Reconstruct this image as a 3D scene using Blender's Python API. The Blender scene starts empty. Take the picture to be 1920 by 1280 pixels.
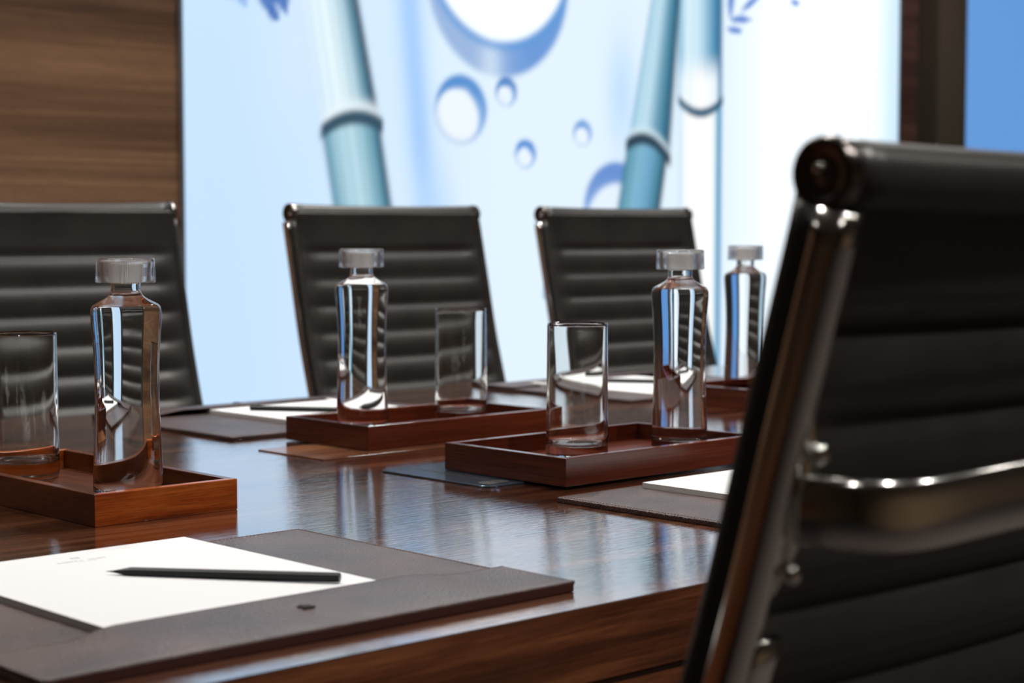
import bpy, bmesh, math, random
import numpy as np
from mathutils import Vector, Matrix
PI = math.pi
random.seed(4)
rng = np.random.default_rng(3)
scn = bpy.context.scene
C = scn.collection

# ------------------------------------------------------------------ camera
TZ = 0.74                                   # table top height
cd = bpy.data.cameras.new('camera'); cam = bpy.data.objects.new('camera', cd); C.objects.link(cam)
cam.location = (0, 0, TZ + 0.286)
cam.rotation_euler = (PI/2 - 0.0632, 0, -math.radians(43.05))
cd.sensor_width = 36; cd.lens = 63.83; cd.clip_start = 0.05
cd.dof.use_dof = True; cd.dof.focus_distance = 1.77; cd.dof.aperture_fstop = 6.8
scn.camera = cam

# ------------------------------------------------------------------ world, view
w = bpy.data.worlds.new('world'); scn.world = w; w.use_nodes = True
w.node_tree.nodes['Background'].inputs[0].default_value = (0.9, 0.85, 0.8, 1)
w.node_tree.nodes['Background'].inputs[1].default_value = 0.02
scn.view_settings.view_transform = 'Standard'; scn.view_settings.look = 'None'
scn.view_settings.exposure = 0.0; scn.view_settings.gamma = 1; scn.view_settings.use_curve_mapping = False
cy = scn.cycles
cy.use_denoising = True
cy.max_bounces = 24; cy.transmission_bounces = 20; cy.glossy_bounces = 8; cy.diffuse_bounces = 4
cy.caustics_reflective = True; cy.caustics_refractive = True; cy.blur_glossy = 0.3
cy.sample_clamp_indirect = 14.0

DOWN_W = 26.0                                # watts of one ceiling downlight
DOWN_COL = (1.0, 0.96, 0.92)
CEIL = 3.0
LIGHTS = [(1.15, -0.45, 1.15), (2.6, -0.45, .65), (3.9, -0.45, .7), (-0.5, -0.45, .15),
          (0.55, 1.70, .35), (1.9, 1.60, 1.05), (3.4, 1.60, 1.0),
          (0.9, 3.15, .8), (2.1, 3.15, .9), (3.4, 3.15, .9), (-0.6, 3.15, .5), (5.0, 1.7, .6), (5.6, 3.15, .8)]

# ------------------------------------------------------------------ helpers
def srgb(r, g, b):
    f = lambda c: c/12.92 if c <= 0.04045 else ((c+0.055)/1.055)**2.4
    return (f(r/255), f(g/255), f(b/255), 1)

def tag(o, label=None, cat=None, group=None, kind=None):
    if label: o['label'] = label
    if cat: o['category'] = cat
    if group: o['group'] = group
    if kind: o['kind'] = kind
    return o

def empty(name, loc=(0, 0, 0), rz=0):
    o = bpy.data.objects.new(name, None); C.objects.link(o)
    o.location = loc; o.rotation_euler = (0, 0, rz); o.empty_display_size = .05
    return o

def link(name, bm, mats, parent=None, smooth=False, bevel=0, seg=2, angle=40):
    bmesh.ops.recalc_face_normals(bm, faces=bm.faces[:]) if not getattr(bm, 'keep', False) and not smooth == 'keep' else None
    me = bpy.data.meshes.new(name); bm.to_mesh(me); bm.free()
    for m in (mats if isinstance(mats, (list, tuple)) else [mats]): me.materials.append(m)
    o = bpy.data.objects.new(name, me); C.objects.link(o)
    if parent: o.parent = parent
    if smooth:
        for p in me.polygons: p.use_smooth = True
    if bevel:
        b = o.modifiers.new('bevel', 'BEVEL'); b.width = bevel; b.segments = seg
        b.limit_method = 'ANGLE'; b.angle_limit = math.radians(angle); b.harden_normals = False
    return o

def box(bm, x0, x1, y0, y1, z0, z1, mi=0):
    v = [bm.verts.new(p) for p in ((x0,y0,z0),(x1,y0,z0),(x1,y1,z0),(x0,y1,z0),(x0,y0,z1),(x1,y0,z1),(x1,y1,z1),(x0,y1,z1))]
    for q in ((0,3,2,1),(4,5,6,7),(0,1,5,4),(1,2,6,5),(2,3,7,6),(3,0,4,7)):
        f = bm.faces.new([v[i] for i in q]); f.material_index = mi
    return bm

def lathe(bm, prof, n=72, mi=0, closed=False):
    """prof: list of (r, z); r = 0 gives a pole. Faces wound so that a profile going up on the outside faces out."""
    rings = []
    for r, z in prof:
        if r < 1e-7: rings.append([bm.verts.new((0, 0, z))])
        else: rings.append([bm.verts.new((r*math.cos(2*PI*k/n), r*math.sin(2*PI*k/n), z)) for k in range(n)])
    prs = list(zip(rings, rings[1:]))
    if closed: prs.append((rings[-1], rings[0]))
    for a, b in prs:
        for k in range(n):
            k2 = (k+1) % n
            if len(a) == 1 and len(b) == 1: continue
            if len(a) == 1: f = bm.faces.new((a[0], b[k2], b[k]))
            elif len(b) == 1: f = bm.faces.new((a[k], a[k2], b[0]))
            else: f = bm.faces.new((a[k], a[k2], b[k2], b[k]))
            f.material_index = mi
    return bm

def smoothline(pts, n=6):
    """Catmull-Rom through the points."""
    P = [Vector(p) for p in pts]; out = []
    for i in range(len(P)-1):
        p0 = P[i-1] if i else P[0]*2-P[1]; p1 = P[i]; p2 = P[i+1]
        p3 = P[i+2] if i+2 < len(P) else P[-1]*2-P[-2]
        for k in range(n):
            t = k/n
            out.append(0.5*((2*p1)+(p2-p0)*t+(2*p0-5*p1+4*p2-p3)*t*t+(3*p1-p0-3*p2+p3)*t**3))
    out.append(P[-1]); return out

def sweep(bm, path, section, up=(0, 0, 1), cap=True, mi=0, scale=None):
    """section: list of (a, b); a along side = tangent x up, b along the corrected up."""
    path = [Vector(p) for p in path]; up = Vector(up); rings = []
    for i, p in enumerate(path):
        t = (path[min(i+1, len(path)-1)] - path[max(i-1, 0)]).normalized()
        s = t.cross(up).normalized(); u = s.cross(t).normalized()
        k = scale[i] if scale else 1
        rings.append([bm.verts.new(p + s*a*k + u*b*k) for a, b in section])
    n = len(section)
    for r0, r1 in zip(rings, rings[1:]):
        for k in range(n):
            f = bm.faces.new((r0[k], r0[(k+1) % n], r1[(k+1) % n], r1[k])); f.material_index = mi
    if cap:
        bm.faces.new(rings[0][::-1]).material_index = mi; bm.faces.new(rings[-1]).material_index = mi
    return bm

def ell(a, b, n=16): return [(a*math.cos(2*PI*k/n), b*math.sin(2*PI*k/n)) for k in range(n)]
def superell(a, b, n=24, e=0.55):
    f = lambda v: math.copysign(abs(v)**e, v)
    return [(a*f(math.cos(2*PI*k/n)), b*f(math.sin(2*PI*k/n))) for k in range(n)]

# ------------------------------------------------------------------ materials
def newmat(name):
    m = bpy.data.materials.new(name); m.use_nodes = True
    nt = m.node_tree; b = nt.nodes['Principled BSDF']
    return m, nt, b
def N(nt, t, **kw):
    n = nt.nodes.new(t)
    for k, v in kw.items():
        if k in n.inputs: n.inputs[k].default_value = v
        else: setattr(n, k, v)
    return n
def L(nt, a, b): nt.links.new(a, b)
def ramp(nt, stops):
    r = nt.nodes.new('ShaderNodeValToRGB'); e = r.color_ramp.elements
    e[0].position, e[0].color = stops[0]; e[1].position, e[1].color = stops[-1]
    for p, c in stops[1:-1]:
        x = e.new(p); x.color = c
    return r

def plain(name, col, rough=.5, metal=0, **kw):
    m, nt, b = newmat(name)
    b.inputs['Base Color'].default_value = col; b.inputs['Roughness'].default_value = rough; b.inputs['Metallic'].default_value = metal
    for k, v in kw.items(): b.inputs[k].default_value = v
    return m

def wood(name, dark, mid, light, axis='X', rough=.2, coat=0., coat_rough=.08, bands=9., stretch=.9, bump=.03, contrast=1., spec=.5, pore=1.0):
    m, nt, b = newmat(name)
    tc = N(nt, 'ShaderNodeTexCoord')
    def mp(s_al, s_ac):
        mpn = N(nt, 'ShaderNodeMapping')
        sc = {'X': (s_al, s_ac, s_ac), 'Y': (s_ac, s_al, s_ac), 'Z': (s_ac, s_ac, s_al)}[axis]
        mpn.inputs['Scale'].default_value = sc; mpn.inputs['Location'].default_value = (3.1, 7.7, 1.3)
        L(nt, tc.outputs['Object'], mpn.inputs[0]); return mpn
    n1 = N(nt, 'ShaderNodeTexNoise'); n1.inputs['Scale'].default_value = 1; n1.inputs['Detail'].default_value = 5
    n1.inputs['Roughness'].default_value = .6; n1.inputs['Distortion'].default_value = .5
    L(nt, mp(stretch, bands).outputs[0], n1.inputs['Vector'])
    n2 = N(nt, 'ShaderNodeTexNoise'); n2.inputs['Scale'].default_value = 1; n2.inputs['Detail'].default_value = 4
    L(nt, mp(stretch*3.5, bands*14).outputs[0], n2.inputs['Vector'])
    n3 = N(nt, 'ShaderNodeTexNoise'); n3.inputs['Scale'].default_value = 1; n3.inputs['Detail'].default_value = 2
    L(nt, mp(30, 700).outputs[0], n3.inputs['Vector'])
    r1 = ramp(nt, [(.5-.2/contrast, dark), (.5, mid), (.5+.22/contrast, light)]); L(nt, n1.outputs['Fac'], r1.inputs[0])
    r2 = ramp(nt, [(.3, (.62, .58, .55, 1)), (.62, (1.12, 1.1, 1.08, 1))]); L(nt, n2.outputs['Fac'], r2.inputs[0])
    r3 = ramp(nt, [(.36, (.6, .56, .52, 1)), (.46, (1, 1, 1, 1))]); L(nt, n3.outputs['Fac'], r3.inputs[0])
    m1 = N(nt, 'ShaderNodeMix', data_type='RGBA', blend_type='MULTIPLY'); m1.inputs[0].default_value = .8
    L(nt, r1.outputs[0], m1.inputs[6]); L(nt, r2.outputs[0], m1.inputs[7])
    m2 = N(nt, 'ShaderNodeMix', data_type='RGBA', blend_type='MULTIPLY'); m2.inputs[0].default_value = .6*pore
    L(nt, m1.outputs[2], m2.inputs[6]); L(nt, r3.outputs[0], m2.inputs[7])
    L(nt, m2.outputs[2], b.inputs['Base Color'])
    b.inputs['Roughness'].default_value = rough; b.inputs['Coat Weight'].default_value = coat
    b.inputs['Coat Roughness'].default_value = coat_rough; b.inputs['Specular IOR Level'].default_value = spec
    if bump:
        bp = N(nt, 'ShaderNodeBump'); bp.inputs['Strength'].default_value = bump; bp.inputs['Distance'].default_value = .002
        ad = N(nt, 'ShaderNodeMath', operation='ADD'); L(nt, n2.outputs['Fac'], ad.inputs[0]); L(nt, n3.outputs['Fac'], ad.inputs[1])
        L(nt, ad.outputs[0], bp.inputs['Height']); L(nt, bp.outputs[0], b.inputs['Normal']); L(nt, bp.outputs[0], b.inputs['Coat Normal'])
    return m

def leather(name, c1, c2, rough=.42, scale=900, bump=.25, spec=.5, dist=.0006):
    m, nt, b = newmat(name)
    tc = N(nt, 'ShaderNodeTexCoord')
    v = N(nt, 'ShaderNodeTexVoronoi'); v.inputs['Scale'].default_value = scale; v.inputs['Randomness'].default_value = 1
    n = N(nt, 'ShaderNodeTexNoise'); n.inputs['Scale'].default_value = 14; n.inputs['Detail'].default_value = 6
    for q in (v, n): L(nt, tc.outputs['Object'], q.inputs['Vector'])
    r = ramp(nt, [(.32, c1), (.68, c2)]); L(nt, n.outputs['Fac'], r.inputs[0]); L(nt, r.outputs[0], b.inputs['Base Color'])
    bp = N(nt, 'ShaderNodeBump'); bp.inputs['Strength'].default_value = bump; bp.inputs['Distance'].default_value = dist
    L(nt, v.outputs['Distance'], bp.inputs['Height']); L(nt, bp.outputs[0], b.inputs['Normal'])
    b.inputs['Roughness'].default_value = rough; b.inputs['Specular IOR Level'].default_value = spec
    return m

def glass(name, ior=1.5, col=(1, 1, 1, 1), rough=0.0):
    m = bpy.data.materials.new(name); m.use_nodes = True; nt = m.node_tree
    nt.nodes.remove(nt.nodes['Principled BSDF'])
    g = nt.nodes.new('ShaderNodeBsdfGlass'); g.inputs['Color'].default_value = col; g.inputs['IOR'].default_value = ior; g.inputs['Roughness'].default_value = rough
    L(nt, g.outputs[0], nt.nodes['Material Output'].inputs[0]); return m

def thin_glass(name):
    """clear glass that also lets light straight through, for small thick caps"""
    m = glass(name, 1.5); nt = m.node_tree; g = [n for n in nt.nodes if n.type == 'BSDF_GLASS'][0]
    t = nt.nodes.new('ShaderNodeBsdfTransparent'); mx = nt.nodes.new('ShaderNodeMixShader'); mx.inputs[0].default_value = .32
    L(nt, g.outputs[0], mx.inputs[1]); L(nt, t.outputs[0], mx.inputs[2]); L(nt, mx.outputs[0], nt.nodes['Material Output'].inputs[0]); return m

def glow(name, col, s):
    m, nt, b = newmat(name)
    b.inputs['Base Color'].default_value = (.02, .02, .02, 1); b.inputs['Emission Color'].default_value = col; b.inputs['Emission Strength'].default_value = s
    return m

M = dict(
    table = wood('table_walnut', srgb(38,19,11), srgb(84,50,33), srgb(128,84,60), 'X', rough=.13, coat=1., coat_rough=.07, bands=17, stretch=1.1, bump=.075, contrast=1.45, spec=.5),
    apron = wood('apron_walnut', srgb(45,22,13), srgb(98,54,32), srgb(150,92,56), 'X', rough=.22, bands=22, stretch=1.4, contrast=1.2),
    wall = wood('wall_walnut', srgb(70,50,38), srgb(112,84,63), srgb(150,118,92), 'X', rough=.45, bands=5.5, stretch=.35, bump=.01, contrast=1.15, spec=.3),
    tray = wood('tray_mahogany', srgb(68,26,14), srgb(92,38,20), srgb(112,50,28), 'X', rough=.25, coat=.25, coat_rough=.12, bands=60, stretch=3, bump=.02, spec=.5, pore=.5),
    tray_y = wood('tray_mahogany_crosswise', srgb(52,22,14), srgb(72,32,20), srgb(90,44,28), 'Y', rough=.25, coat=.25, coat_rough=.12, bands=60, stretch=3, bump=.02, spec=.5, pore=.5),  # same mahogany, grain turned; shade on the left faces painted in as darker brown
    tray_pale = wood('tray_orange_brown', srgb(116,46,12), srgb(158,72,22), srgb(186,100,40), 'X', rough=.28, bands=60, stretch=6, bump=.03, spec=.5),  # lighter wood, its orange also painting in the warm light on the front
    tray_pale_y = wood('tray_orange_brown_crosswise', srgb(64,30,16), srgb(84,42,22), srgb(104,56,32), 'Y', rough=.28, bands=60, stretch=6, bump=.03, spec=.5),  # same lighter wood, grain turned and darkened to paint shade on the left side
    hatch = wood('hatch_walnut', srgb(70,42,28), srgb(108,70,48), srgb(140,96,68), 'X', rough=.18, bands=16, stretch=2),
    floor = plain('dark_carpet', srgb(58,50,46), .95),
    ceiling = plain('ceiling_paint', srgb(128,120,110), .9),
    beige = plain('beige_wall_covering', srgb(120,98,72), .8),
    chairleather = leather('black_leather', srgb(42,40,38), srgb(52,50,47), rough=.34, scale=500, bump=.12),
    chrome = plain('polished_aluminium', (.88,.87,.84,1), .12, 1),
    chromedark = plain('dark_cap_metal', (.20,.18,.17,1), .22, 1),
    plastic = plain('black_plastic', srgb(20,20,20), .4),
    blotter = leather('brown_leather', srgb(40,27,27), srgb(76,55,50), rough=.36, scale=520, bump=.8, dist=.0009, spec=.6),
    blotter_edge = plain('painted_leather_edge', srgb(58,24,16), .5),
    thread = plain('tan_thread', srgb(120,84,66), .7),
    paper = plain('white_paper', (.71,.72,.73,1), .75),
    paper_edge = plain('paper_stack_edge', (.60,.58,.56,1), .8),
    ink = plain('grey_ink', srgb(150,150,146), .7),
    emboss = plain('embossed_dark', srgb(40,28,26), .6),
    pencil = plain('matte_black_lacquer', srgb(14,16,16), .45, 0, **{'Specular IOR Level': .35}),
    lead = plain('graphite', srgb(28,28,30), .3, .3),
    glass = glass('clear_glass', 1.5, (.985,.99,.985,1)),
    stopper_glass = thin_glass('stopper_glass'),
    water = glass('water_surface', 1.333),
    water_glass = glass('water_against_glass', 1.333/1.5),
    rib = plain('ribbed_clear_plastic', (1,.99,.97,1), .30, 0, **{'Transmission Weight': .35, 'IOR': 1.4}),
    black_glass = plain('anodised_blue_black_plate', (.20,.29,.40,1), .16, .9),
    groove = plain('groove_black', srgb(8,9,11), .5),
    frame_metal = plain('anodised_edge', srgb(150,165,180), .35, .8),
    dark_recess = plain('dark_recess', srgb(14,15,18), .7),
    bronze = plain('dark_bronze_frame', srgb(86,76,64), .5, .1),
    dark_wood = wood('dark_walnut', srgb(58,40,36), srgb(82,58,52), srgb(104,76,66), 'X', rough=.45, bands=9, stretch=1.0, bump=.0, spec=.3),
    lamp = glow('lamp_lens', (1., .86, .7, 1), 28.),
    white_trim = plain('white_ring', srgb(225,222,215), .5),
)

b_ = M['table'].node_tree.nodes['Principled BSDF']; b_.inputs['Coat IOR'].default_value = 2.1; b_.inputs['IOR'].default_value = 1.75   # thick polyester lacquer

# ------------------------------------------------------------------ the room
XL, XR, YF, YB = -3.2, 9.0, -2.6, 4.078
def struct(name, bm, m, **kw):
    o = link(name, bm, m, **kw); tag(o, kind='structure'); return o
struct('floor', box(bmesh.new(), XL, XR, YF, YB, -.1, 0), M['floor'])
struct('ceiling', box(bmesh.new(), XL, XR, YF, YB, CEIL, CEIL+.1), M['ceiling'])
struct('wall_left', box(bmesh.new(), XL-.1, XL, YF, YB, 0, CEIL), M['beige'])
struct('wall_right', box(bmesh.new(), XR, XR+.1, YF, YB, 0, CEIL), M['beige'])
struct('wall_front', box(bmesh.new(), XL, XR, YF-.1, YF, 0, CEIL), M['beige'])
bm = bmesh.new()                             # walnut boards in two courses with a shadow gap
box(bm, XL, 2.80, YB, YB+.1, 0, 1.030); box(bm, XL, 2.80, YB, YB+.1, 1.034, CEIL); box(bm, XL, 2.80, YB+.012, YB+.1, 1.03, 1.034)
struct('wall_back', bm, M['wall'])
struct('wall_back', box(bmesh.new(), 2.80, 5.95, YB, YB+.1, 0, CEIL), M['dark_wood'])
struct('wall_back', box(bmesh.new(), 6.207, XR, YB, YB+.1, 0, CEIL), M['beige'])
struct('trim_1', box(bmesh.new(), 5.95, 6.207, YB+.06, YB+.1, 0, CEIL), M['dark_recess'])
struct('trim_2', box(bmesh.new(), 6.042, 6.207, YB-.03, YB+.1, 0, CEIL), M['bronze'])

# ------------------------------------------------------------------ backlit graphic panel
PX0, PX1, PZ0, PZ1, PYF = 2.622, 5.815, .08, 2.62, 4.07
def lin(c): return np.array(srgb(*c)[:3])
def graphic(X, Z):
    """colours of the printed graphic in the panel's own metres"""
    def over(col, c, a): return col*(1-a[..., None]) + np.asarray(c)*a[..., None]
    sst = lambda e0, e1, x: (lambda t: t*t*(3-2*t))(np.clip((x-e0)/(e1-e0), 0, 1))
    # ground: pale blue on the left, near white to the right
    k = sst(2.7, 3.9, X)[..., None]; col = lin((196,226,255))*(1-k) + lin((226,243,255))*k
    k = sst(4.7, 5.2, X)[..., None]; col = col*(1-k) + np.array([1.05, 1.15, 1.22])*k
    k = sst(5.60, 5.815, X)[..., None]; col = col*(1-k) + lin((208,236,255))*k
    xb = 3.395 + (1.68-Z)*.10
    col = over(col, lin((160,202,250)), .95*np.exp(-((X-xb)/.052)**2)*(.5+.5*sst(1.0,1.3,Z)))
    col = over(col, lin((170,210,252)), .6*np.exp(-((X-3.50)/.07)**2)*sst(1.35,1.0,Z))
    col = over(col, lin((186,220,255)), .8*np.exp(-((X-4.285)/.07)**2-((Z-1.45)/.18)**2))
    col = over(col, lin((214,232,252)), .5*np.exp(-((X-2.98)/.12)**2-((Z-1.5)/.25)**2))
    def bubble(col, cx, cz, r, dx, dz, ri, dark, rim, inner, spot=None):
        d = np.hypot(X-cx, Z-cz); m = sst(r*1.05, r*.93, d)
        di = np.hypot(X-cx-dx, Z-cz-dz); mi = sst(ri*1.10, ri*.90, di)*m
        ang = sst(-.9*r, .9*r, (Z-cz)*np.sign(-dz if dz else 1))
        c = lin(rim)[None, None]*(1-ang[..., None]) + lin(dark)[None, None]*ang[..., None]
        col = col*(1-m[..., None]) + c*m[..., None]
        col = over(col, inner, mi)
        rimline = np.exp(-((d-r*.95)/(.07*r+.0025))**2)*(.35+.65*sst(-.5*r, .8*r, (Z-cz)+.5*(X-cx)))
        return over(col, lin(dark), rimline*.85)
    white = np.array([1.0, 1.08, 1.12])
    # big drop, cut by the top of the picture, its dark crescent below
    d = np.hypot(X-3.751, Z-1.766); m = sst(.303, .275, d)
    band = lin((150,180,222))*np.ones(col.shape); band = over(band, lin((92,146,214)), sst(3.66, 3.9, X)*.9); band = over(band, lin((208,226,246)), .75*np.exp(-((X-3.715)/.045)**2))
    col = col*(1-m[..., None]) + band*m[..., None]
    di = np.hypot(X-3.758, Z-1.874)
    col = over(col, lin((84,150,216)), np.exp(-((di-.302)/.016)**2)*m*.8)
    col = over(col, white, sst(.303, .272, di)*m)
    col = bubble(col, 3.594, 1.372, .101, -.016, -.024, .086, (74,140,208), (176,206,246), lin((236,246,255)))
    col = over(col, lin((236,246,255)), np.exp(-((X-3.606)/.018)**2-((Z-1.413)/.018)**2))
    for cx, cz, r, dk in ((3.778,1.434,.043,(70,130,196)), (3.858,1.248,.043,(72,138,214)), (4.107,1.320,.040,(112,160,222))):
        col = bubble(col, cx, cz, r, -.004, -.012, .031, dk, (150,192,244), lin((232,244,255)))
    col = bubble(col, 4.265, 1.080, .150, .0, -.055, .140, (98,142,210), (176,206,250), lin((228,242,255)))
    # bamboo stems
    def stem(col, pts, shades, z_lo=-9., z_hi=9., soft=.012):
        (xl0, z0), (xr0, _), (xl1, z1), (xr1, _) = pts       # left and right edge at two heights
        t = (Z-z0)/(z1-z0); xl = xl0+(xl1-xl0)*t; xr = xr0+(xr1-xr0)*t
        s = (X-xl)/(xr-xl); wd = abs(xr0-xl0)
        m = sst(-soft/wd, soft/wd, s)*sst(1+soft/wd, 1-soft/wd, s)*sst(z_lo-.004, z_lo+.004, Z)*sst(z_hi+.004, z_hi-.004, Z)
        cs = np.zeros(col.shape)
        ps = [p for p, _ in shades]
        for ch in range(3): cs[..., ch] = np.interp(np.clip(s, 0, 1), ps, [lin(c)[ch] for _, c in shades])
        fib = 1 + .05*np.sin(s*38+3*np.sin(Z*2))+.03*np.sin(s*71)
        return col*(1-m[..., None]) + cs*fib[..., None]*m[..., None], s
    def node(col, pts, c, th=.013, a=1.):
        """dark ring joint along a parabola through three points"""
        q = np.polyfit([p[0] for p in pts], [p[1] for p in pts], 2)
        zz = np.polyval(q, X); m = np.exp(-((Z-zz)/th)**4)*sst(pts[0][0]-.008, pts[0][0]+.004, X)*sst(pts[-1][0]+.008, pts[-1][0]-.004, X)
        return over(col, lin(c), m*a), zz
    up = [(0,(206,228,250)),(.12,(214,236,250)),(.4,(226,244,252)),(.68,(176,208,222)),(.84,(76,132,156)),(.95,(16,58,82)),(1,(18,64,90))]
    lo = [(0,(50,112,140)),(.06,(104,158,180)),(.25,(164,204,220)),(.5,(180,216,230)),(.75,(124,174,192)),(.90,(60,120,146)),(.97,(8,62,86)),(1,(16,70,96))]
    zj1 = np.polyval(np.polyfit([3.076,3.185,3.293],[1.288,1.333,1.313],2), X)
    a, s = stem(col, ((3.007,1.646),(3.214,1.663),(3.076,1.306),(3.290,1.345)), up); sel = sst(-.006,.006,Z-zj1)[..., None]; 
    b, s = stem(col, ((3.081,1.277),(3.293,1.307),(3.117,1.085),(3.328,1.087)), lo)
    b2 = over(b, lin((214,232,240)), .0*X)
    col = b2*(1-sel) + a*sel
    glowm = np.exp(-((Z-zj1-.03)/.022)**2)*sst(3.07,3.10,X)*sst(3.30,3.27,X); col = over(col, lin((232,244,252)), glowm*.8)
    col, _ = node(col, ((3.076,1.288),(3.185,1.333),(3.296,1.313)), (10,66,90), .022)
    up2 = [(0,(96,160,196)),(.1,(176,216,234)),(.35,(188,222,238)),(.60,(104,158,184)),(.80,(44,116,144)),(.95,(0,68,98)),(1,(10,80,110))]
    lo2 = [(0,(44,116,148)),(.12,(92,154,176)),(.35,(124,180,208)),(.6,(104,164,198)),(.85,(52,122,148)),(.96,(0,46,70)),(1,(6,56,80))]
    zj2 = np.polyval(np.polyfit([4.311,4.387,4.520],[1.291,1.313,1.243],2), X)
    # the upright stem behind: blue above its joint, white below with a dark right edge
    up3 = [(0,(30,120,160)),(.05,(150,200,224)),(.2,(214,240,250)),(.45,(200,230,246)),(.75,(96,160,196)),(.93,(10,100,142)),(1,(30,120,170))]
    hi3 = [(0,(60,150,190)),(.06,(230,246,255)),(.5,(255,255,255)),(.85,(236,248,255)),(.96,(30,120,166)),(1,(40,130,190))]
    lo3 = [(0,(196,224,250)),(.12,(240,250,255)),(.3,(255,255,255)),(.8,(252,255,255)),(.9,(110,180,214)),(.97,(20,120,164)),(1,(90,160,220))]
    zj3 = np.polyval(np.polyfit([4.561,4.663,4.787],[1.447,1.408,1.457],2), X)
    P3 = ((4.558,1.776),(4.783,1.795),(4.564,1.07),(4.782,1.07))
    a, s = stem(col, P3, up3); h, _ = stem(col, P3, hi3); kk = sst(1.62, 1.50, Z-.10*(X-4.67))[..., None]; a = a*(1-kk)+h*kk
    b, _ = stem(col, P3, lo3); sel = sst(-.006,.006,Z-zj3)[..., None]; col = b*(1-sel)+a*sel
    col, _ = node(col, ((4.561,1.447),(4.663,1.408),(4.787,1.457)), (6,80,112), .016)
    a, s = stem(col, ((4.427,1.765),(4.566,1.777),(4.324,1.307),(4.522,1.264)), up2); sel = sst(-.006,.006,Z-zj2)[..., None]
    b, s = stem(col, ((4.313,1.289),(4.514,1.246),(4.265,1.068),(4.471,1.069)), lo2); col = b*(1-sel)+a*sel
    col = over(col, lin((214,236,244)), np.exp(-((Z-zj2-.024)/.016)**2)*sst(4.31,4.34,X)*sst(4.53,4.50,X)*.85)
    col, _ = node(col, ((4.309,1.289),(4.387,1.313),(4.522,1.241)), (0,48,72), .021)
    # leaf sprigs
    def leaf(col, x0, z0, x1, z1, wd, c, a=1.):
        dx, dz = x1-x0, z1-z0; l2 = dx*dx+dz*dz; t = np.clip(((X-x0)*dx+(Z-z0)*dz)/l2, 0, 1)
        d = np.hypot(X-x0-dx*t, Z-z0-dz*t); wd = wd*(.25+1.1*np.sin(PI*t)); return over(col, lin(c), sst(1.25, .6, d/wd)*a)
    bl = (44,104,186)
    for q in ((2.872,1.70,2.916,1.597,.022),(2.93,1.70,2.958,1.607,.020),(2.905,1.62,2.93,1.585,.014),(2.90,1.66,2.95,1.66,.02),(2.80,1.66,2.826,1.615,.013),(2.76,1.66,2.79,1.636,.013)):
        col = leaf(col, *q, bl if q[0] > 2.85 else (110,160,224), .95 if q[0] > 2.85 else .7)
    for q in ((4.832,1.86,4.822,1.735,.013),(4.826,1.733,4.935,1.741,.011),(4.806,1.700,4.892,1.697,.010),(4.88,1.765,4.985,1.83,.010),(5.15,1.822,5.205,1.814,.010),(4.86,1.86,4.90,1.95,.014),(4.80,2.0,4.86,1.86,.012)):
        col = leaf(col, *q, (50,116,206), .9)
    for k in range(14):
        x = 2.7+.33*rng.random()+(2.05 if k % 2 else 0); z = 1.9+.6*rng.random(); col = leaf(col, x, z, x+.1*rng.standard_normal(), z-.08, .014, bl, .8)
    return col
nx, nz = int((PX1-PX0)/.0095), int((PZ1-PZ0)/.0095)
xs = np.linspace(PX0+.006, PX1-.006, nx); zs = np.linspace(PZ0+.006, PZ1-.006, nz)
XX, ZZ = np.meshgrid(xs, zs)
COL = np.clip(graphic(XX, ZZ), 0, 1.4)
me = bpy.data.meshes.new('graphic')
vv = np.stack([XX, np.full_like(XX, PYF), ZZ], -1).reshape(-1, 3)
idx = np.arange(nx*nz).reshape(nz, nx)
ff = np.stack([idx[:-1, :-1], idx[:-1, 1:], idx[1:, 1:], idx[1:, :-1]], -1).reshape(-1, 4)
me.from_pydata(vv.tolist(), [], ff.tolist())
ca = me.color_attributes.new('print', 'FLOAT_COLOR', 'POINT')
ca.data.foreach_set('color', np.concatenate([COL.reshape(-1, 3), np.ones((nx*nz, 1))], 1).astype(np.float32).ravel())
m, nt, b = newmat('backlit_print')
at = N(nt, 'ShaderNodeAttribute', attribute_name='print'); L(nt, at.outputs['Color'], b.inputs['Emission Color'])
b.inputs['Base Color'].default_value = (.05, .05, .05, 1); b.inputs['Emission Strength'].default_value = 1.0; b.inputs['Roughness'].default_value = .5
me.materials.append(m)
root = empty('light_box', ((PX0+PX1)/2, PYF, PZ0))
tag(root, 'wide backlit wall panel showing blue bamboo stems and water bubbles', 'light panel')
g = bpy.data.objects.new('graphic', me); C.objects.link(g); g.parent = root; g.matrix_parent_inverse = Matrix.Translation(-Vector(root.location))
bm = bmesh.new(); e = .006
box(bm, PX0-.0, PX1, PYF+.002, YB, PZ0, PZ1)
for q in ((PX0-.004, PX0+e, PZ0, PZ1), (PX1-e, PX1+.004, PZ0, PZ1), (PX0+e, PX1-e, PZ0, PZ0+e), (PX0+e, PX1-e, PZ1-e, PZ1)): box(bm, q[0], q[1], PYF-.003, PYF+.002, q[2], q[3])
f = link('frame', bm, M['frame_metal'], root); f.matrix_parent_inverse = Matrix.Translation(-Vector(root.location))

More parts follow.
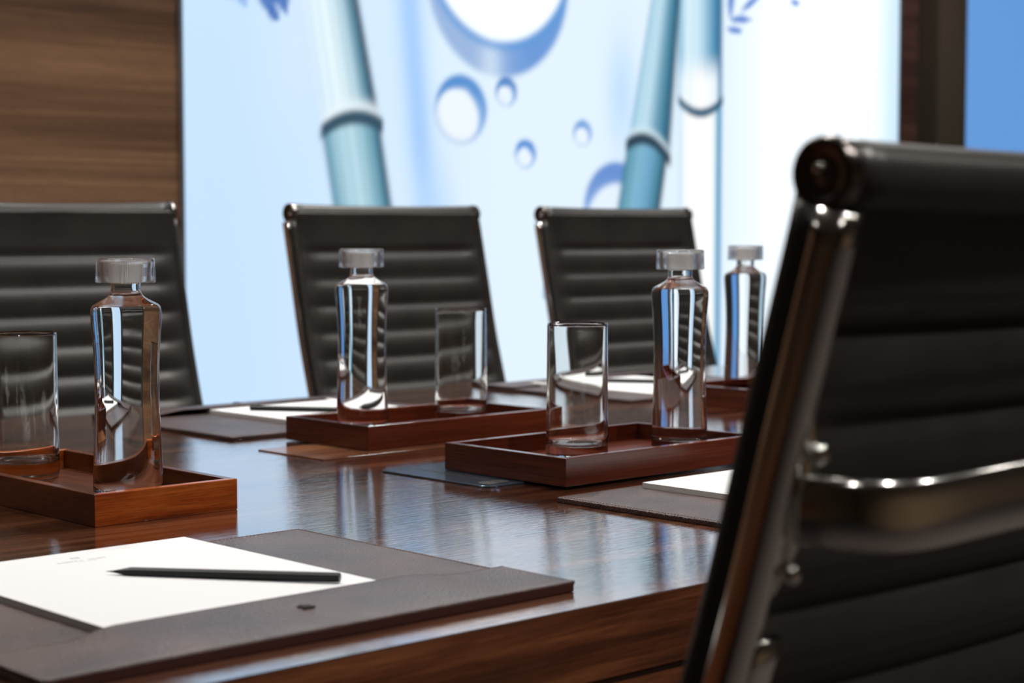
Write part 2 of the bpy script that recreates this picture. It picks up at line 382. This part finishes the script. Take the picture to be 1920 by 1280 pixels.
# second, plain blue lit panel to the right
root = empty('blue_screen', (7.3, YB-.02, .3)); tag(root, 'plain glowing blue wall panel beyond the dark column', 'light panel')
s = link('screen', box(bmesh.new(), 6.235, 8.6, YB-.02, YB-.004, .3, 2.5), glow('blue_glow', srgb(100,154,219), 1.0), root); s.matrix_parent_inverse = Matrix.Translation(-Vector(root.location))
bm = bmesh.new(); box(bm, 6.210, 6.235, YB-.03, YB, .27, 2.53); box(bm, 8.6, 8.63, YB-.03, YB, .27, 2.53); box(bm, 6.235, 8.6, YB-.03, YB, .27, .3); box(bm, 6.235, 8.6, YB-.03, YB, 2.5, 2.53)
f = link('frame', bm, M['bronze'], root); f.matrix_parent_inverse = Matrix.Translation(-Vector(root.location))

# ------------------------------------------------------------------ ceiling downlights
def downlight(x, y, k):
    r = empty('ceiling_downlight', (x, y, CEIL))
    r['label'] = 'small round recessed ceiling downlight above the conference table'; r['category'] = 'ceiling light'; r['group'] = 'recessed ceiling downlights'
    bm = lathe(bmesh.new(), [(.045, -.001), (.062, -.001), (.064, -.004), (.060, -.007), (.048, -.006), (.045, -.002)], 32, closed=False); link('trim_ring', bm, M['white_trim'], r, smooth=True)
    bm = bmesh.new(); lathe(bm, [(0, -.0025), (.045, -.0025), (.045, -.001), (0, -.001)], 24); link('lens', bm, M['lamp'], r)
    ld = bpy.data.lights.new('downlight_beam', 'SPOT'); ld.energy = DOWN_W*k*4; ld.color = DOWN_COL; ld.spot_size = math.radians(125); ld.spot_blend = .7; ld.shadow_soft_size = .045
    lo = bpy.data.objects.new('lamp', ld); C.objects.link(lo); lo.parent = r; lo.location = (0, 0, -.055)
for x, y, k in LIGHTS: downlight(x, y, k)

# ------------------------------------------------------------------ conference table
TX0, TX1, TY0, TY1 = -1.9, 4.3, .951, 2.440
table = empty('conference_table', ((TX0+TX1)/2, (TY0+TY1)/2, 0))
tag(table, 'long glossy walnut conference table in the middle of the room', 'table')
inv = Matrix.Translation(-Vector(table.location))
def tpart(name, bm, m, bevel=0, parent=table, label=None):
    o = link(name, bm, m, parent, bevel=bevel); 
    if parent is table: o.matrix_parent_inverse = inv
    if label: o['label'] = label
    return o
tpart('table_top', box(bmesh.new(), TX0, TX1, TY0, TY1, TZ-.0015, TZ), M['table'])
tpart('edge_band', box(bmesh.new(), TX0, TX1, TY0, TY1, TZ-.0585, TZ-.0015), M['apron'])
tpart('apron', box(bmesh.new(), TX0+.01, TX1-.01, TY0+.004, TY1-.004, TZ-.165, TZ-.0600), M['apron'], .001)
tpart('shadow_gap', box(bmesh.new(), TX0+.02, TX1-.02, TY0+.010, TY1-.010, TZ-.0600, TZ-.0585), M['groove'])
for x in (TX0+.8, (TX0+TX1)/2, TX1-.8):
    tpart('pedestal', box(bmesh.new(), x-.25, x+.25, 1.45, 1.95, 0, TZ-.165), M['apron'], .004)
# flush cable hatch with pale edge
hx0, hx1, hy0, hy1 = 1.339, 1.79, 1.7705, 1.909
o = link('cable_hatch', box(bmesh.new(), hx0, hx1, hy0, hy1, TZ, TZ+.0016), M['hatch'], bevel=.0003); tag(o, 'flat wooden cable hatch lid in the table top, under the middle tray', 'hatch')
def rrect(x0, x1, y0, y1, r, n=6):
    out = []
    for cx, cyy, a0 in ((x1-r, y0+r, -PI/2), (x1-r, y1-r, 0), (x0+r, y1-r, PI/2), (x0+r, y0+r, PI)):
        for k in range(n+1): a = a0+PI/2*k/n; out.append((cx+r*math.cos(a), cyy+r*math.sin(a)))
    return out
def slab(bm, outline, z0, z1, mi=0):
    a = [bm.verts.new((x, y, z0)) for x, y in outline]; b = [bm.verts.new((x, y, z1)) for x, y in outline]; n = len(a)
    bm.faces.new(a[::-1]).material_index = mi; bm.faces.new(b).material_index = mi
    for k in range(n): bm.faces.new((a[k], a[(k+1) % n], b[(k+1) % n], b[k])).material_index = mi
    return bm
pp = empty('power_panel', (0, 0, 0)); tag(pp, 'blue-grey metal socket panel with rounded corners, under the reddish tray', 'socket panel')
link('plate', slab(bmesh.new(), rrect(1.326, 1.62, 1.459, 1.650, .014), TZ, TZ+.0022), M['black_glass'], pp, bevel=.0006)
bm = slab(bmesh.new(), rrect(1.360, 1.586, 1.4995, 1.6305, .003), TZ+.0022, TZ+.0023); q = link('lid_groove', bm, M['groove'], pp)
bm = slab(bmesh.new(), rrect(1.3628, 1.5832, 1.5023, 1.6277, .003), TZ+.0022, TZ+.0026); q = link('lid', bm, M['black_glass'], pp)
bm = slab(bmesh.new(), rrect(1.335, 1.372, 1.468, 1.490, .009), TZ+.0022, TZ+.0029); q = link('latch', bm, M['groove'], pp, bevel=.0004)

# ------------------------------------------------------------------ trays
def tray(x0, x1, y0, y1, mats, label, lift=0.0):
    W, D, H, t, fl = x1-x0, y1-y0, .0315, .0095, .0110
    r = empty('serving_tray', ((x0+x1)/2, (y0+y1)/2, TZ+lift)); tag(r, label, 'tray', 'wooden trays on the table')
    bm = bmesh.new(); a, b = W/2, D/2
    out = [(-a,-b),(a,-b),(a,b),(-a,b)]; inn = [(-a+t,-b+t),(a-t,-b+t),(a-t,b-t),(-a+t,b-t)]
    for k in range(4):                        # four mitred walls
        k2 = (k+1) % 4; q = [out[k], out[k2], inn[k2], inn[k]]
        v = [bm.verts.new((x, y, 0)) for x, y in q]+[bm.verts.new((x, y, H)) for x, y in q]
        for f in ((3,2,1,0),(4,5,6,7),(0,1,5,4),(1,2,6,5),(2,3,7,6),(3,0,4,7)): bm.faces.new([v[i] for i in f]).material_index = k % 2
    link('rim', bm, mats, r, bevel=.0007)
    link('floor_board', box(bmesh.new(), -a+t, a-t, -b+t, b-t, .002, fl), mats[0 if W > D else 1], r)
    return r
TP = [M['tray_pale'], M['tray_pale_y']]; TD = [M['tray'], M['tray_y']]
tray(.880, 1.043, 1.524, 1.866, TP, 'orange-brown wooden tray nearest the front left corner, behind the notepad with pencil')
tray(1.429, 1.756, 1.7975, 1.973, TD, 'dark wooden tray in the middle, resting over the wooden cable hatch', .0018)
tray(1.381, 1.711, 1.393, 1.5935, TD, 'reddish wooden tray overlapping the glossy black socket panel', .0031)
tray(2.200, 2.530, 1.800, 1.972, TD, 'farthest wooden tray, mostly hidden behind the large foreground chair')

# ------------------------------------------------------------------ water carafes
BOT = [(.0, .0), (.030, .0), (.0335, .0012), (.0346, .004), (.03455, .012), (.0342, .030), (.0330, .060), (.0319, .090), (.0315, .112), (.0318, .135), (.0328, .158), (.0340, .174), (.0347, .183),
       (.0349, .189), (.0344, .1935), (.0325, .1972), (.0290, .1995), (.0250, .2015), (.0205, .2040), (.0172, .2065), (.0153, .2095), (.0147, .2130), (.0146, .2185), (.0143, .2192)]
INN = [(.0127, .2192), (.0124, .2185), (.0124, .2130), (.0126, .2095), (.0138, .2062), (.0165, .2030), (.0215, .1995), (.0270, .1960), (.0305, .1925), (.0317, .1875),
       (.0315, .181), (.0306, .170), (.0296, .156), (.0288, .135), (.0285, .112), (.0288, .090), (.0298, .060), (.0310, .030), (.0311, .018), (.0295, .0125), (.024, .0105), (.0, .0100)]
def dense(p, n=3):
    v = smoothline([(a, b, 0) for a, b in p], n); return [(max(q.x, 0), q.y) for q in v]
WL = .2085                                    # water line in the neck
def carafe(x, y, label, lift=0):
    r = empty('water_carafe', (x, y, TZ+.0110+lift)); tag(r, label, 'bottle', 'water carafes on the trays')
    bm = bmesh.new()
    outer = [(0, 0)]+dense(BOT[1:])
    inner = dense(INN); air = [p for p in inner[:40] if p[1] >= WL]; rw = .01265
    wet = [p for p in inner if p[1] < WL]
    lathe(bm, outer+air+[(rw, WL)], 72)
    link('body', bm, M['glass'], r, smooth='keep')
    bm = bmesh.new()
    lathe(bm, [(0, wet[-1][1])]+[p for p in wet[::-1] if p[0] > 0]+[(rw, WL)], 72, 0)
    lathe(bm, [(rw, WL), (rw-.0006, WL-.0004), (.008, WL-.0006), (0, WL-.0006)], 72, 1)
    bmesh.ops.remove_doubles(bm, verts=bm.verts[:], dist=1e-6)
    w_ = link('water', bm, [M['water_glass'], M['water']], r, smooth='keep'); w_['label'] = 'clear still water filling the carafe'
    # stopper: hollow clear cap over a ribbed plug
    bm = bmesh.new(); lathe(bm, [(.0212, .2196), (.0284, .2196), (.0293, .2202), (.0296, .2215), (.0292, .2300), (.0289, .2418), (.0284, .2432), (.0270, .2438), (0, .2440)], 72)
    lathe(bm, [(0, .2408), (.0215, .2408), (.0222, .2402), (.0214, .2300), (.0207, .2205), (.0212, .2196)], 72)
    bmesh.ops.remove_doubles(bm, verts=bm.verts[:], dist=1e-6)
    st = link('stopper', bm, M['stopper_glass'], r, smooth='keep')
    bm = bmesh.new(); n = 96; rings = []
    for rr, z, am in ((.0150, .2203, .0), (.0158, .2212, .0006), (.0168, .2380, .0006), (.0162, .2396, .0)):
        rings.append([bm.verts.new(((rr+(am if k % 2 else -am))*math.cos(2*PI*k/n), (rr+(am if k % 2 else -am))*math.sin(2*PI*k/n), z)) for k in range(n)])
    for a, b in zip(rings, rings[1:]):
        for k in range(n): bm.faces.new((a[k], a[(k+1) % n], b[(k+1) % n], b[k]))
    bm.faces.new(rings[0][::-1]); bm.faces.new(rings[-1])
    pl = link('plug', bm, M['rib'], st); pl['label'] = 'cloudy ribbed plug inside the clear stopper'
    return r
carafe(.949, 1.577, 'large front left carafe of water with round clear stopper on the orange-brown tray')
carafe(1.492, 1.888, 'carafe of water with clear stopper standing before the middle black chair', .0018)
carafe(1.668, 1.484, 'carafe of water on the reddish tray, right of the drinking glass with white reflections', .0031)
carafe(2.345, 1.942, 'farthest carafe of water, small and half hidden by the foreground chair')

def tumbler(x, y, label, lift=0):
    o = empty('drinking_glass', (x, y, TZ+.0110+lift)); tag(o, label, 'glass', 'empty drinking glasses on the trays')
    bm = bmesh.new()
    prof = [(0, .0012), (.022, .0010), (.028, .0), (.0335, .0006), (.0358, .003), (.0364, .008), (.0363, .03), (.0359, .08), (.0354, .13), (.0351, .1572), (.0348, .1579), (.0338, .1579), (.0335, .1570),
            (.0334, .13), (.0334, .08), (.0334, .045), (.0331, .030), (.0318, .0215), (.0285, .0180), (.018, .0168), (0, .0164)]
    d = dense(prof[1:], 3); lathe(bm, [(0, .0012)]+d[:-1]+[(0, .0164)], 72)
    link('bowl', bm, M['glass'], o, smooth='keep'); return o
tumbler(.962, 1.812, 'empty straight drinking glass cut by the left edge of the picture')
tumbler(1.665, 1.886, 'empty straight drinking glass right of the carafe on the middle tray', .0018)
tumbler(1.496, 1.490, 'empty straight drinking glass standing at the left end of the reddish tray', .0031)

# ------------------------------------------------------------------ desk blotters with folded flap
BW, BD, BT, FD = .462, .364, .0055, .083
def blotter(x, y, rz, label):
    """origin: user's near left corner; the flap is on the user's side"""
    r = empty('desk_blotter', (x, y, TZ), rz); tag(r, label, 'desk pad', 'brown leather desk blotters')
    bm = bmesh.new(); slab(bm, rrect(0, BW, 0, BD, .004, 3), 0, BT)
    link('base', bm, M['blotter'], r, bevel=.0012)
    bm = bmesh.new(); nxx, ny = 60, 12; top = {}; bot = {}
    for i in range(nxx+1):
        for j in range(ny+1):
            u, v = i/nxx, j/ny; X, Y = u*BW, v*FD
            lift = min(1, max(0, (u-.13)/.09))*min(1, max(0, (.90-u)/.14)); lift = lift*lift*(3-2*lift)
            h = .0012+.0058*lift*(math.sin(v*PI/2)**.8)
            top[i, j] = bm.verts.new((X, Y, BT+h+.0018)); bot[i, j] = bm.verts.new((X, Y, BT+(h-.0002 if j else 0)))
    for i in range(nxx):
        for j in range(ny):
            bm.faces.new((top[i,j], top[i+1,j], top[i+1,j+1], top[i,j+1])); bm.faces.new((bot[i,j], bot[i,j+1], bot[i+1,j+1], bot[i+1,j]))
        bm.faces.new((bot[i,0], bot[i+1,0], top[i+1,0], top[i,0])); bm.faces.new((top[i,ny], top[i+1,ny], bot[i+1,ny], bot[i,ny]))
    for j in range(ny):
        bm.faces.new((bot[0,j+1], bot[0,j], top[0,j], top[0,j+1])); bm.faces.new((bot[nxx,j], bot[nxx,j+1], top[nxx,j+1], top[nxx,j]))
    link('flap', bm, M['blotter'], r, smooth=True, bevel=.0005)
    bm = bmesh.new(); pth = []
    for i in range(nxx+1):
        u = i/nxx; lift = min(1, max(0, (u-.13)/.09))*min(1, max(0, (.90-u)/.14)); lift = lift*lift*(3-2*lift)
        pth.append((u*BW, FD+.0003, BT+.0012+.0058*lift+.0012))
    sweep(bm, pth, ell(.0009, .0009, 8)); link('flap_edge', bm, M['blotter_edge'], r, smooth=True)
    # stitching round the base beyond the flap
    bm = bmesh.new()
    def st(x0, y0, x1, y1, zf=lambda u: BT+.0001):
        n = int(math.hypot(x1-x0, y1-y0)/.0042)
        for k in range(n):
            a, b_ = (k+.2)/n, (k+.75)/n; xa, ya, xb, yb = x0+(x1-x0)*a, y0+(y1-y0)*a, x0+(x1-x0)*b_, y0+(y1-y0)*b_
            hw = .00035
            if abs(x1-x0) > abs(y1-y0): box(bm, xa, xb, ya-hw, ya+hw, zf(a), zf(a)+.0004)
            else: box(bm, xa-hw, xa+hw, ya, yb, zf(a), zf(a)+.0004)
    st(.004, BD-.004, BW-.004, BD-.004); st(.004, FD+.003, .004, BD-.004); st(BW-.004, FD+.003, BW-.004, BD-.004)
    link('stitching', bm, M['thread'], r)
    bm = bmesh.new(); box(bm, .002, BW-.002, -.0008, .0005, .0004, BT+.0022); link('edge_binding', bm, M['blotter_edge'], r, bevel=.0003)
    # little stamped crest
    bm = bmesh.new(); cx, cyy, z = .2335, .045, BT+.0089
    for dx, y0, y1 in ((-.0048,.000,.0035),(-.0032,-.002,.004),(-.0016,-.003,.0055),(0,-.003,.007),(.0016,-.003,.0055),(.0032,-.002,.004),(.0048,.000,.0035)):
        box(bm, cx+dx-.00045, cx+dx+.00045, cyy+y0, cyy+y1, z-.003, z+.0001)
    box(bm, cx-.0052, cx+.0052, cyy-.0045, cyy-.0035, z-.003, z+.0001)
    link('crest_stamp', bm, M['emboss'], r)
    return r
def notepad(x, y, rz, label, w_=.244, d_=.30, name='notepad'):
    """origin: centre of the edge away from the user; the pad runs towards the user under the flap"""
    r = empty(name, (x, y, TZ+BT), rz); tag(r, label, 'notepad', 'white notepads on the blotters')
    bm = box(bmesh.new(), -w_/2, w_/2, -d_, 0, .0001, .0055); link('sheets', bm, [M['paper_edge']], r)
    bm = box(bmesh.new(), -w_/2, w_/2, -d_, 0, .0055, .0058); link('top_sheet', bm, M['paper'], r)
    bm = bmesh.new(); z = .0058
    def q(xa, xb, ya, yb): box(bm, xa, xb, ya, yb, z, z+.00004)
    cx, cyy = -.003, -.042
    for k in range(3): q(cx-.0035, cx+.0035, cyy+.012+k*.0022, cyy+.0128+k*.0022)   # crest
    q(cx-.0035, cx-.0028, cyy+.012, cyy+.018); q(cx+.0028, cx+.0035, cyy+.012, cyy+.018)
    rr = random.Random(7); xx = cx-.0225
    for k in range(11):                                                            # a line of small letterforms, too fine to read
        wl = .0028
        if k in (6,): xx += .004; continue
        q(xx, xx+.0005, cyy, cyy+.0042)
        if rr.random() < .7: q(xx, xx+wl, cyy+.0037, cyy+.0042)
        if rr.random() < .6: q(xx, xx+wl, cyy, cyy+.0005)
        if rr.random() < .5: q(xx+wl-.0005, xx+wl, cyy, cyy+.0042)
        if rr.random() < .5: q(xx, xx+wl, cyy+.0019, cyy+.0023)
        xx += .0040
    for k in range(6): q(cx-.008+k*.003, cx-.0062+k*.003, cyy-.004, cyy-.0032)
    link('letterhead', bm, M['ink'], r)
    return r
def pencil(p0, p1, label, ext=0):
    """tip p0, butt p1"""
    p0, p1 = Vector(p0), Vector(p1); d = (p1-p0); ln = d.length; r = empty('pencil', p0)
    r.rotation_euler = d.to_track_quat('X', 'Z').to_euler(); tag(r, label, 'pencil', 'black pencils on the notepads')
    n = 6; R = .0040
    ring = lambda x, rr: [(x, rr*math.cos(2*PI*(k+.5)/n), rr*math.sin(2*PI*(k+.5)/n)) for k in range(n)]
    def tube(secs):
        bm = bmesh.new(); rs = [[bm.verts.new(v) for v in ring(x, rr)] for x, rr in secs]
        for a, b in zip(rs, rs[1:]):
            for k in range(n): bm.faces.new((a[k], b[k], b[(k+1) % n], a[(k+1) % n]))
        bm.faces.new(rs[0]); bm.faces.new(rs[-1][::-1]); return bm
    link('barrel', tube([(.006, .0009), (.021, R*.98), (.022, R), (ln, R)]), M['pencil'], r, bevel=.0004)
    link('lead', tube([(0, .0001), (.006, .0009)]), M['lead'], r)
    link('end_cap', tube([(ln, R*.98), (ln+.0006, R*.9)]), M['lead'], r)
    return r
zt = TZ+BT+.0058
blotter(.538, .998, 0, 'brown leather desk blotter at the front left, under the notepad with the black pencil')
notepad(.757, 1.366, 0, 'white notepad in the foreground with faint grey letterhead', .242)
pencil((.736, 1.259, zt+.0026), (.8495, 1.1045, zt+.0046), 'black pencil lying across the foreground notepad')
blotter(1.312, .974, 0, 'brown leather desk blotter at the right, half hidden by the foreground chair')
notepad(1.548, 1.322, 0, 'white notepad beside the foreground chair, behind it the reddish tray', .242)
blotter(1.372+BW, 2.018+BD, PI, 'brown leather desk blotter behind the middle tray on the far side of the table')
notepad(1.524+.121, 2.022, PI, 'white notepad on the far left blotter, partly behind the middle carafe', .242)
pencil((1.672, 2.091, zt+.0040), (1.561, 2.244, zt+.0040), 'black pencil on the far left notepad, seen against white paper')
blotter(2.140+BW, 2.008+BD, PI, 'brown leather desk blotter at the far right, in front of the right black chair')
notepad(2.205+.121, 2.014, PI, 'white notepad on the far right blotter, seen between glass and carafe', .242)
pencil((2.395, 2.080, zt+.0040), (2.290, 2.240, zt+.0040), 'black pencil on the far right notepad, beyond the drinking glass')

# ------------------------------------------------------------------ office chairs
CW = .487                                      # back width over the rails
BACK = [(0, 1.052), (.004, 1.030), (.014, .985), (.029, .918), (.054, .805), (.086, .692), (.118, .590), (.150, .510), (.190, .462), (.245, .440), (.33, .436), (.43, .446), (.52, .452), (.570, .442), (.590, .418)]
def arc(pts, step=.0045):
    v = smoothline([(0, a, b) for a, b in pts], 20); out = [v[0]]; acc = 0; S = [0]
    for a, b in zip(v, v[1:]):
        acc += (b-a).length
        if acc - S[-1] >= step: out.append(b); S.append(acc)
    return out, S
def chair(x, y, rz, label, tilt=0.):
    r = empty('office_chair', (x, y, 0), rz); tag(r, label, 'chair', 'black ribbed leather office chairs around the table')
    P = [(a-(math.tan(tilt)*max(0, b-.55) if tilt else 0), b) for a, b in BACK]
    path, S = arc(P)
    n = len(path); tot = S[-1]
    nrm = []
    for i in range(n):
        t = (path[min(i+1, n-1)]-path[max(i-1, 0)]).normalized(); nrm.append(Vector((0, -t.z, t.y)))   # towards the sitter
    # sling: one ribbed leather skin over back and seat
    RB, S0 = .0535, .078
    nx_ = 28; hw = CW/2-.006; bm = bmesh.new(); F = []; B = []
    for i in range(n):
        fr, br = [], []
        for k in range(nx_+1):
            u = -1+2*k/nx_; xx = u*hw
            edge = min(1, max(0, (hw-abs(xx)-.014)/.022))
            ph = ((S[i]-S0)/RB) % 1.0
            rib = (abs(math.sin(ph*PI))**.62) if S[i] > S0 else min(1, (S0-S[i])/.012)
            groove = (1-rib)*edge
            sag = -.006*(1-u*u)
            hf = .0095-.0085*groove+.0085*max(0, 1-S[i]/.065)**1.5; hb = .0080-.0100*groove
            p = path[i]+nrm[i]*(sag)
            fr.append(bm.verts.new((xx, (p+nrm[i]*hf).y, (p+nrm[i]*hf).z))); br.append(bm.verts.new((xx, (p-nrm[i]*hb).y, (p-nrm[i]*hb).z)))
        F.append(fr); B.append(br)
    for i in range(n-1):
        for k in range(nx_):
            bm.faces.new((F[i][k], F[i+1][k], F[i+1][k+1], F[i][k+1])); bm.faces.new((B[i][k], B[i][k+1], B[i+1][k+1], B[i+1][k]))
        bm.faces.new((F[i][0], B[i][0], B[i+1][0], F[i+1][0])); bm.faces.new((F[i][-1], F[i+1][-1], B[i+1][-1], B[i][-1]))
    for E_ in (0, n-1):
        for k in range(nx_): bm.faces.new((F[E_][k], F[E_][k+1], B[E_][k+1], B[E_][k]))
    link('ribbed_sling', bm, M['chairleather'], r, smooth=True)
    # head roll wrapped in the same leather
    c0 = path[0]; bm = bmesh.new(); prof = ell(.0182, .0182, 24)
    xs_ = [-hw+.002+2*(hw-.002)*k/20 for k in range(21)]
    RY = -.003
    sweep(bm, [(xx, c0.y+RY-.003*(1-(xx/hw)**2), c0.z-.003*(1-(xx/hw)**2)) for xx in xs_], prof)
    link('head_roll', bm, M['chairleather'], r, smooth=True, bevel=0)
    # turned under front end of the seat
    c1 = path[-1]; bm = bmesh.new(); sweep(bm, [(-hw+.002, c1.y-.010, c1.z), (hw-.002, c1.y-.010, c1.z)], ell(.014, .014, 20)); link('seat_roll', bm, M['chairleather'], r, smooth=True)
    for s in (-1, 1):
        # polished end cap, dished with a screw in it
        bm = bmesh.new(); lathe(bm, [(0, .0035), (.0035, .0038), (.0040, .0026), (.0085, .0022), (.0130, .0040), (.0165, .0052), (.0186, .0042), (.0192, .0015), (.0192, -.004)], 40)
        cp = link('end_cap', bm, M['chromedark'], r, smooth=True); cp.rotation_euler = (0, s*PI/2, 0); cp.location = (s*(hw+.0015), c0.y+RY, c0.z)
        bm = bmesh.new(); lathe(bm, [(0, .0052), (.0022, .0048), (.0034, .0030), (.0034, .001)], 20); sc_ = link('screw', bm, M['chrome'], cp, smooth=True); sc_.location = (0.003, .003, 0)
        # side rail: leather welt in front, aluminium bar behind
        x_ = s*(CW/2-.004)
        rp = [p for i, p in enumerate(path) if 3 <= i <= n-4][::3]; rn = [q for i, q in enumerate(nrm) if 3 <= i <= n-4][::3]
        bm = bmesh.new(); sweep(bm, [(x_, (p+q*.0045).y, (p+q*.0045).z) for p, q in zip(rp, rn)], superell(.0075, .0065, 16, .8), up=(1, 0, 0)); link('edge_welt', bm, M['chairleather'], r, smooth=True)
        bm = bmesh.new(); sweep(bm, [(x_-s*.0015, (p-q*.0135).y, (p-q*.0135).z) for p, q in zip(rp, rn)], superell(.0120, .0090, 20, .7), up=(1, 0, 0)); link('side_rail', bm, M['chrome'], r, smooth=True)
        bm = bmesh.new(); sweep(bm, [(x_-s*.0145, (p-q*.012).y, (p-q*.012).z) for p, q in zip(rp, rn)], superell(.0045, .0065, 16, .7), up=(1, 0, 0)); link('inner_flange', bm, M['chrome'], r, smooth=True)
        # boss where the back spreader meets the rail
        i0 = min(range(n), key=lambda i: abs(path[i].z-.885)); pb, qb = path[i0], nrm[i0]; tb = (path[i0+1]-path[i0-1]).normalized()
        bm = bmesh.new(); pts = [pb-qb*.012+tb*(-.050), pb-qb*.015+tb*(-.030), pb-qb*.019, pb-qb*.016+tb*.030, pb-qb*.013+tb*.055]
        sweep(bm, [(x_-s*.017, p.y, p.z) for p in smoothline(pts, 5)], ell(.009, .0095, 16), up=(1, 0, 0), scale=[.35+.65*math.sin(PI*min(1, max(0, (k+1.5)/23.))) for k in range(21)])
        bo = link('bracket', bm, M['chrome'], r, smooth=True)
        for dz in (-.038, .046):
            bm = bmesh.new(); lathe(bm, [(0, .0050), (.003, .0046), (.0052, .0030), (.0058, 0), (.0058, -.004)], 20); bt = link('bolt', bm, M['chrome'], bo, smooth=True)
            q_ = pb-qb*.026+tb*dz*.8; bt.location = (x_-s*.017, q_.y, q_.z); bt.rotation_euler = (PI/2, 0, 0)
        # lower stay behind the rail
        lowp = [path[i]-nrm[i]*.024 for i in range(i0+12, n) if path[i].z > .50 and path[i].y < .25][::3]
        bm = bmesh.new(); sweep(bm, [(x_-s*.014, p.y, p.z) for p in lowp], superell(.0040, .0105, 20, .7), up=(1, 0, 0)); link('lower_stay', bm, M['chrome'], r, smooth=True)
    # back spreader: bowed flat bar behind the sling
    i0 = min(range(n), key=lambda i: abs(path[i].z-.885)); pb = path[i0]-nrm[i0]*.024
    e_ = CW/2-.018
    half = [(-e_, pb.y, pb.z), (-e_+.006, pb.y-.020, pb.z-.001), (-e_+.022, pb.y-.038, pb.z-.002), (-e_+.050, pb.y-.047, pb.z-.002), (-e_+.11, pb.y-.050, pb.z), (0, pb.y-.052, pb.z+.002)]
    pts = smoothline(half+[(-a, b, c) for a, b, c in half[-2::-1]], 6)
    bm = bmesh.new(); sweep(bm, pts, superell(.0065, .0190, 24, .75)); link('back_spreader', bm, M['chrome'], r, smooth=True)
    # seat spreader, column, star base and castors
    bm = bmesh.new(); pts = smoothline([(-e_, .30, .425), (-e_+.03, .30, .405), (-.10, .30, .375), (0, .30, .370), (.10, .30, .375), (e_-.03, .30, .405), (e_, .30, .425)], 6); sweep(bm, pts, superell(.0250, .0075, 20, .7)); link('seat_spreader', bm, M['chrome'], r, smooth=True)
    bm = bmesh.new(); lathe(bm, [(0, .10), (.030, .10), (.030, .24), (.020, .25), (.020, .345), (.045, .352), (.045, .368), (0, .368)], 32); c_ = link('column', bm, M['chrome'], r, smooth=True, bevel=.001); c_.location = (0, .30, 0)
    for k in range(5):
        a = 2*PI*k/5+.3; d = Vector((math.cos(a), math.sin(a), 0)); o0 = Vector((0, .30, 0))
        bm = bmesh.new(); sweep(bm, [o0+d*.02+Vector((0, 0, .125)), o0+d*.15+Vector((0, 0, .105)), o0+d*.30+Vector((0, 0, .075))], superell(.016, .012, 16, .7), scale=[1.1, .95, .7]); lg = link('base_arm', bm, M['chrome'], r, smooth=True)
        for t_ in (-1, 1):
            bm = bmesh.new(); lathe(bm, [(0, -.008), (.022, -.008), (.026, -.004), (.026, .004), (.022, .008), (0, .008)], 24); wl = link('castor', bm, M['plastic'], lg, smooth=True, bevel=.001)
            q_ = o0+d*.29+Vector((-d.y, d.x, 0))*.014*t_; wl.location = (q_.x, q_.y, .026); wl.rotation_euler = (PI/2, 0, a)
        bm = bmesh.new(); sweep(bm, [o0+d*.29+Vector((0, 0, .030)), o0+d*.29+Vector((0, 0, .075))], ell(.005, .005, 10), up=(1, 0, 0)); link('castor_stem', bm, M['plastic'], lg, smooth=True)
    return r
chair(.7265+CW/2-.003, .555+.030, 0, 'large blurred black leather chair in the right foreground, seen from behind', math.radians(3.5))
chair(1.590, 2.880, PI, 'black ribbed leather chair at the left, in front of the walnut wall')
chair(2.341, 2.880, PI, 'black ribbed leather chair in the middle, behind the carafe and glass on the middle tray')
chair(3.020, 2.880, PI, 'black ribbed leather chair on the right, behind the carafe on the reddish tray')
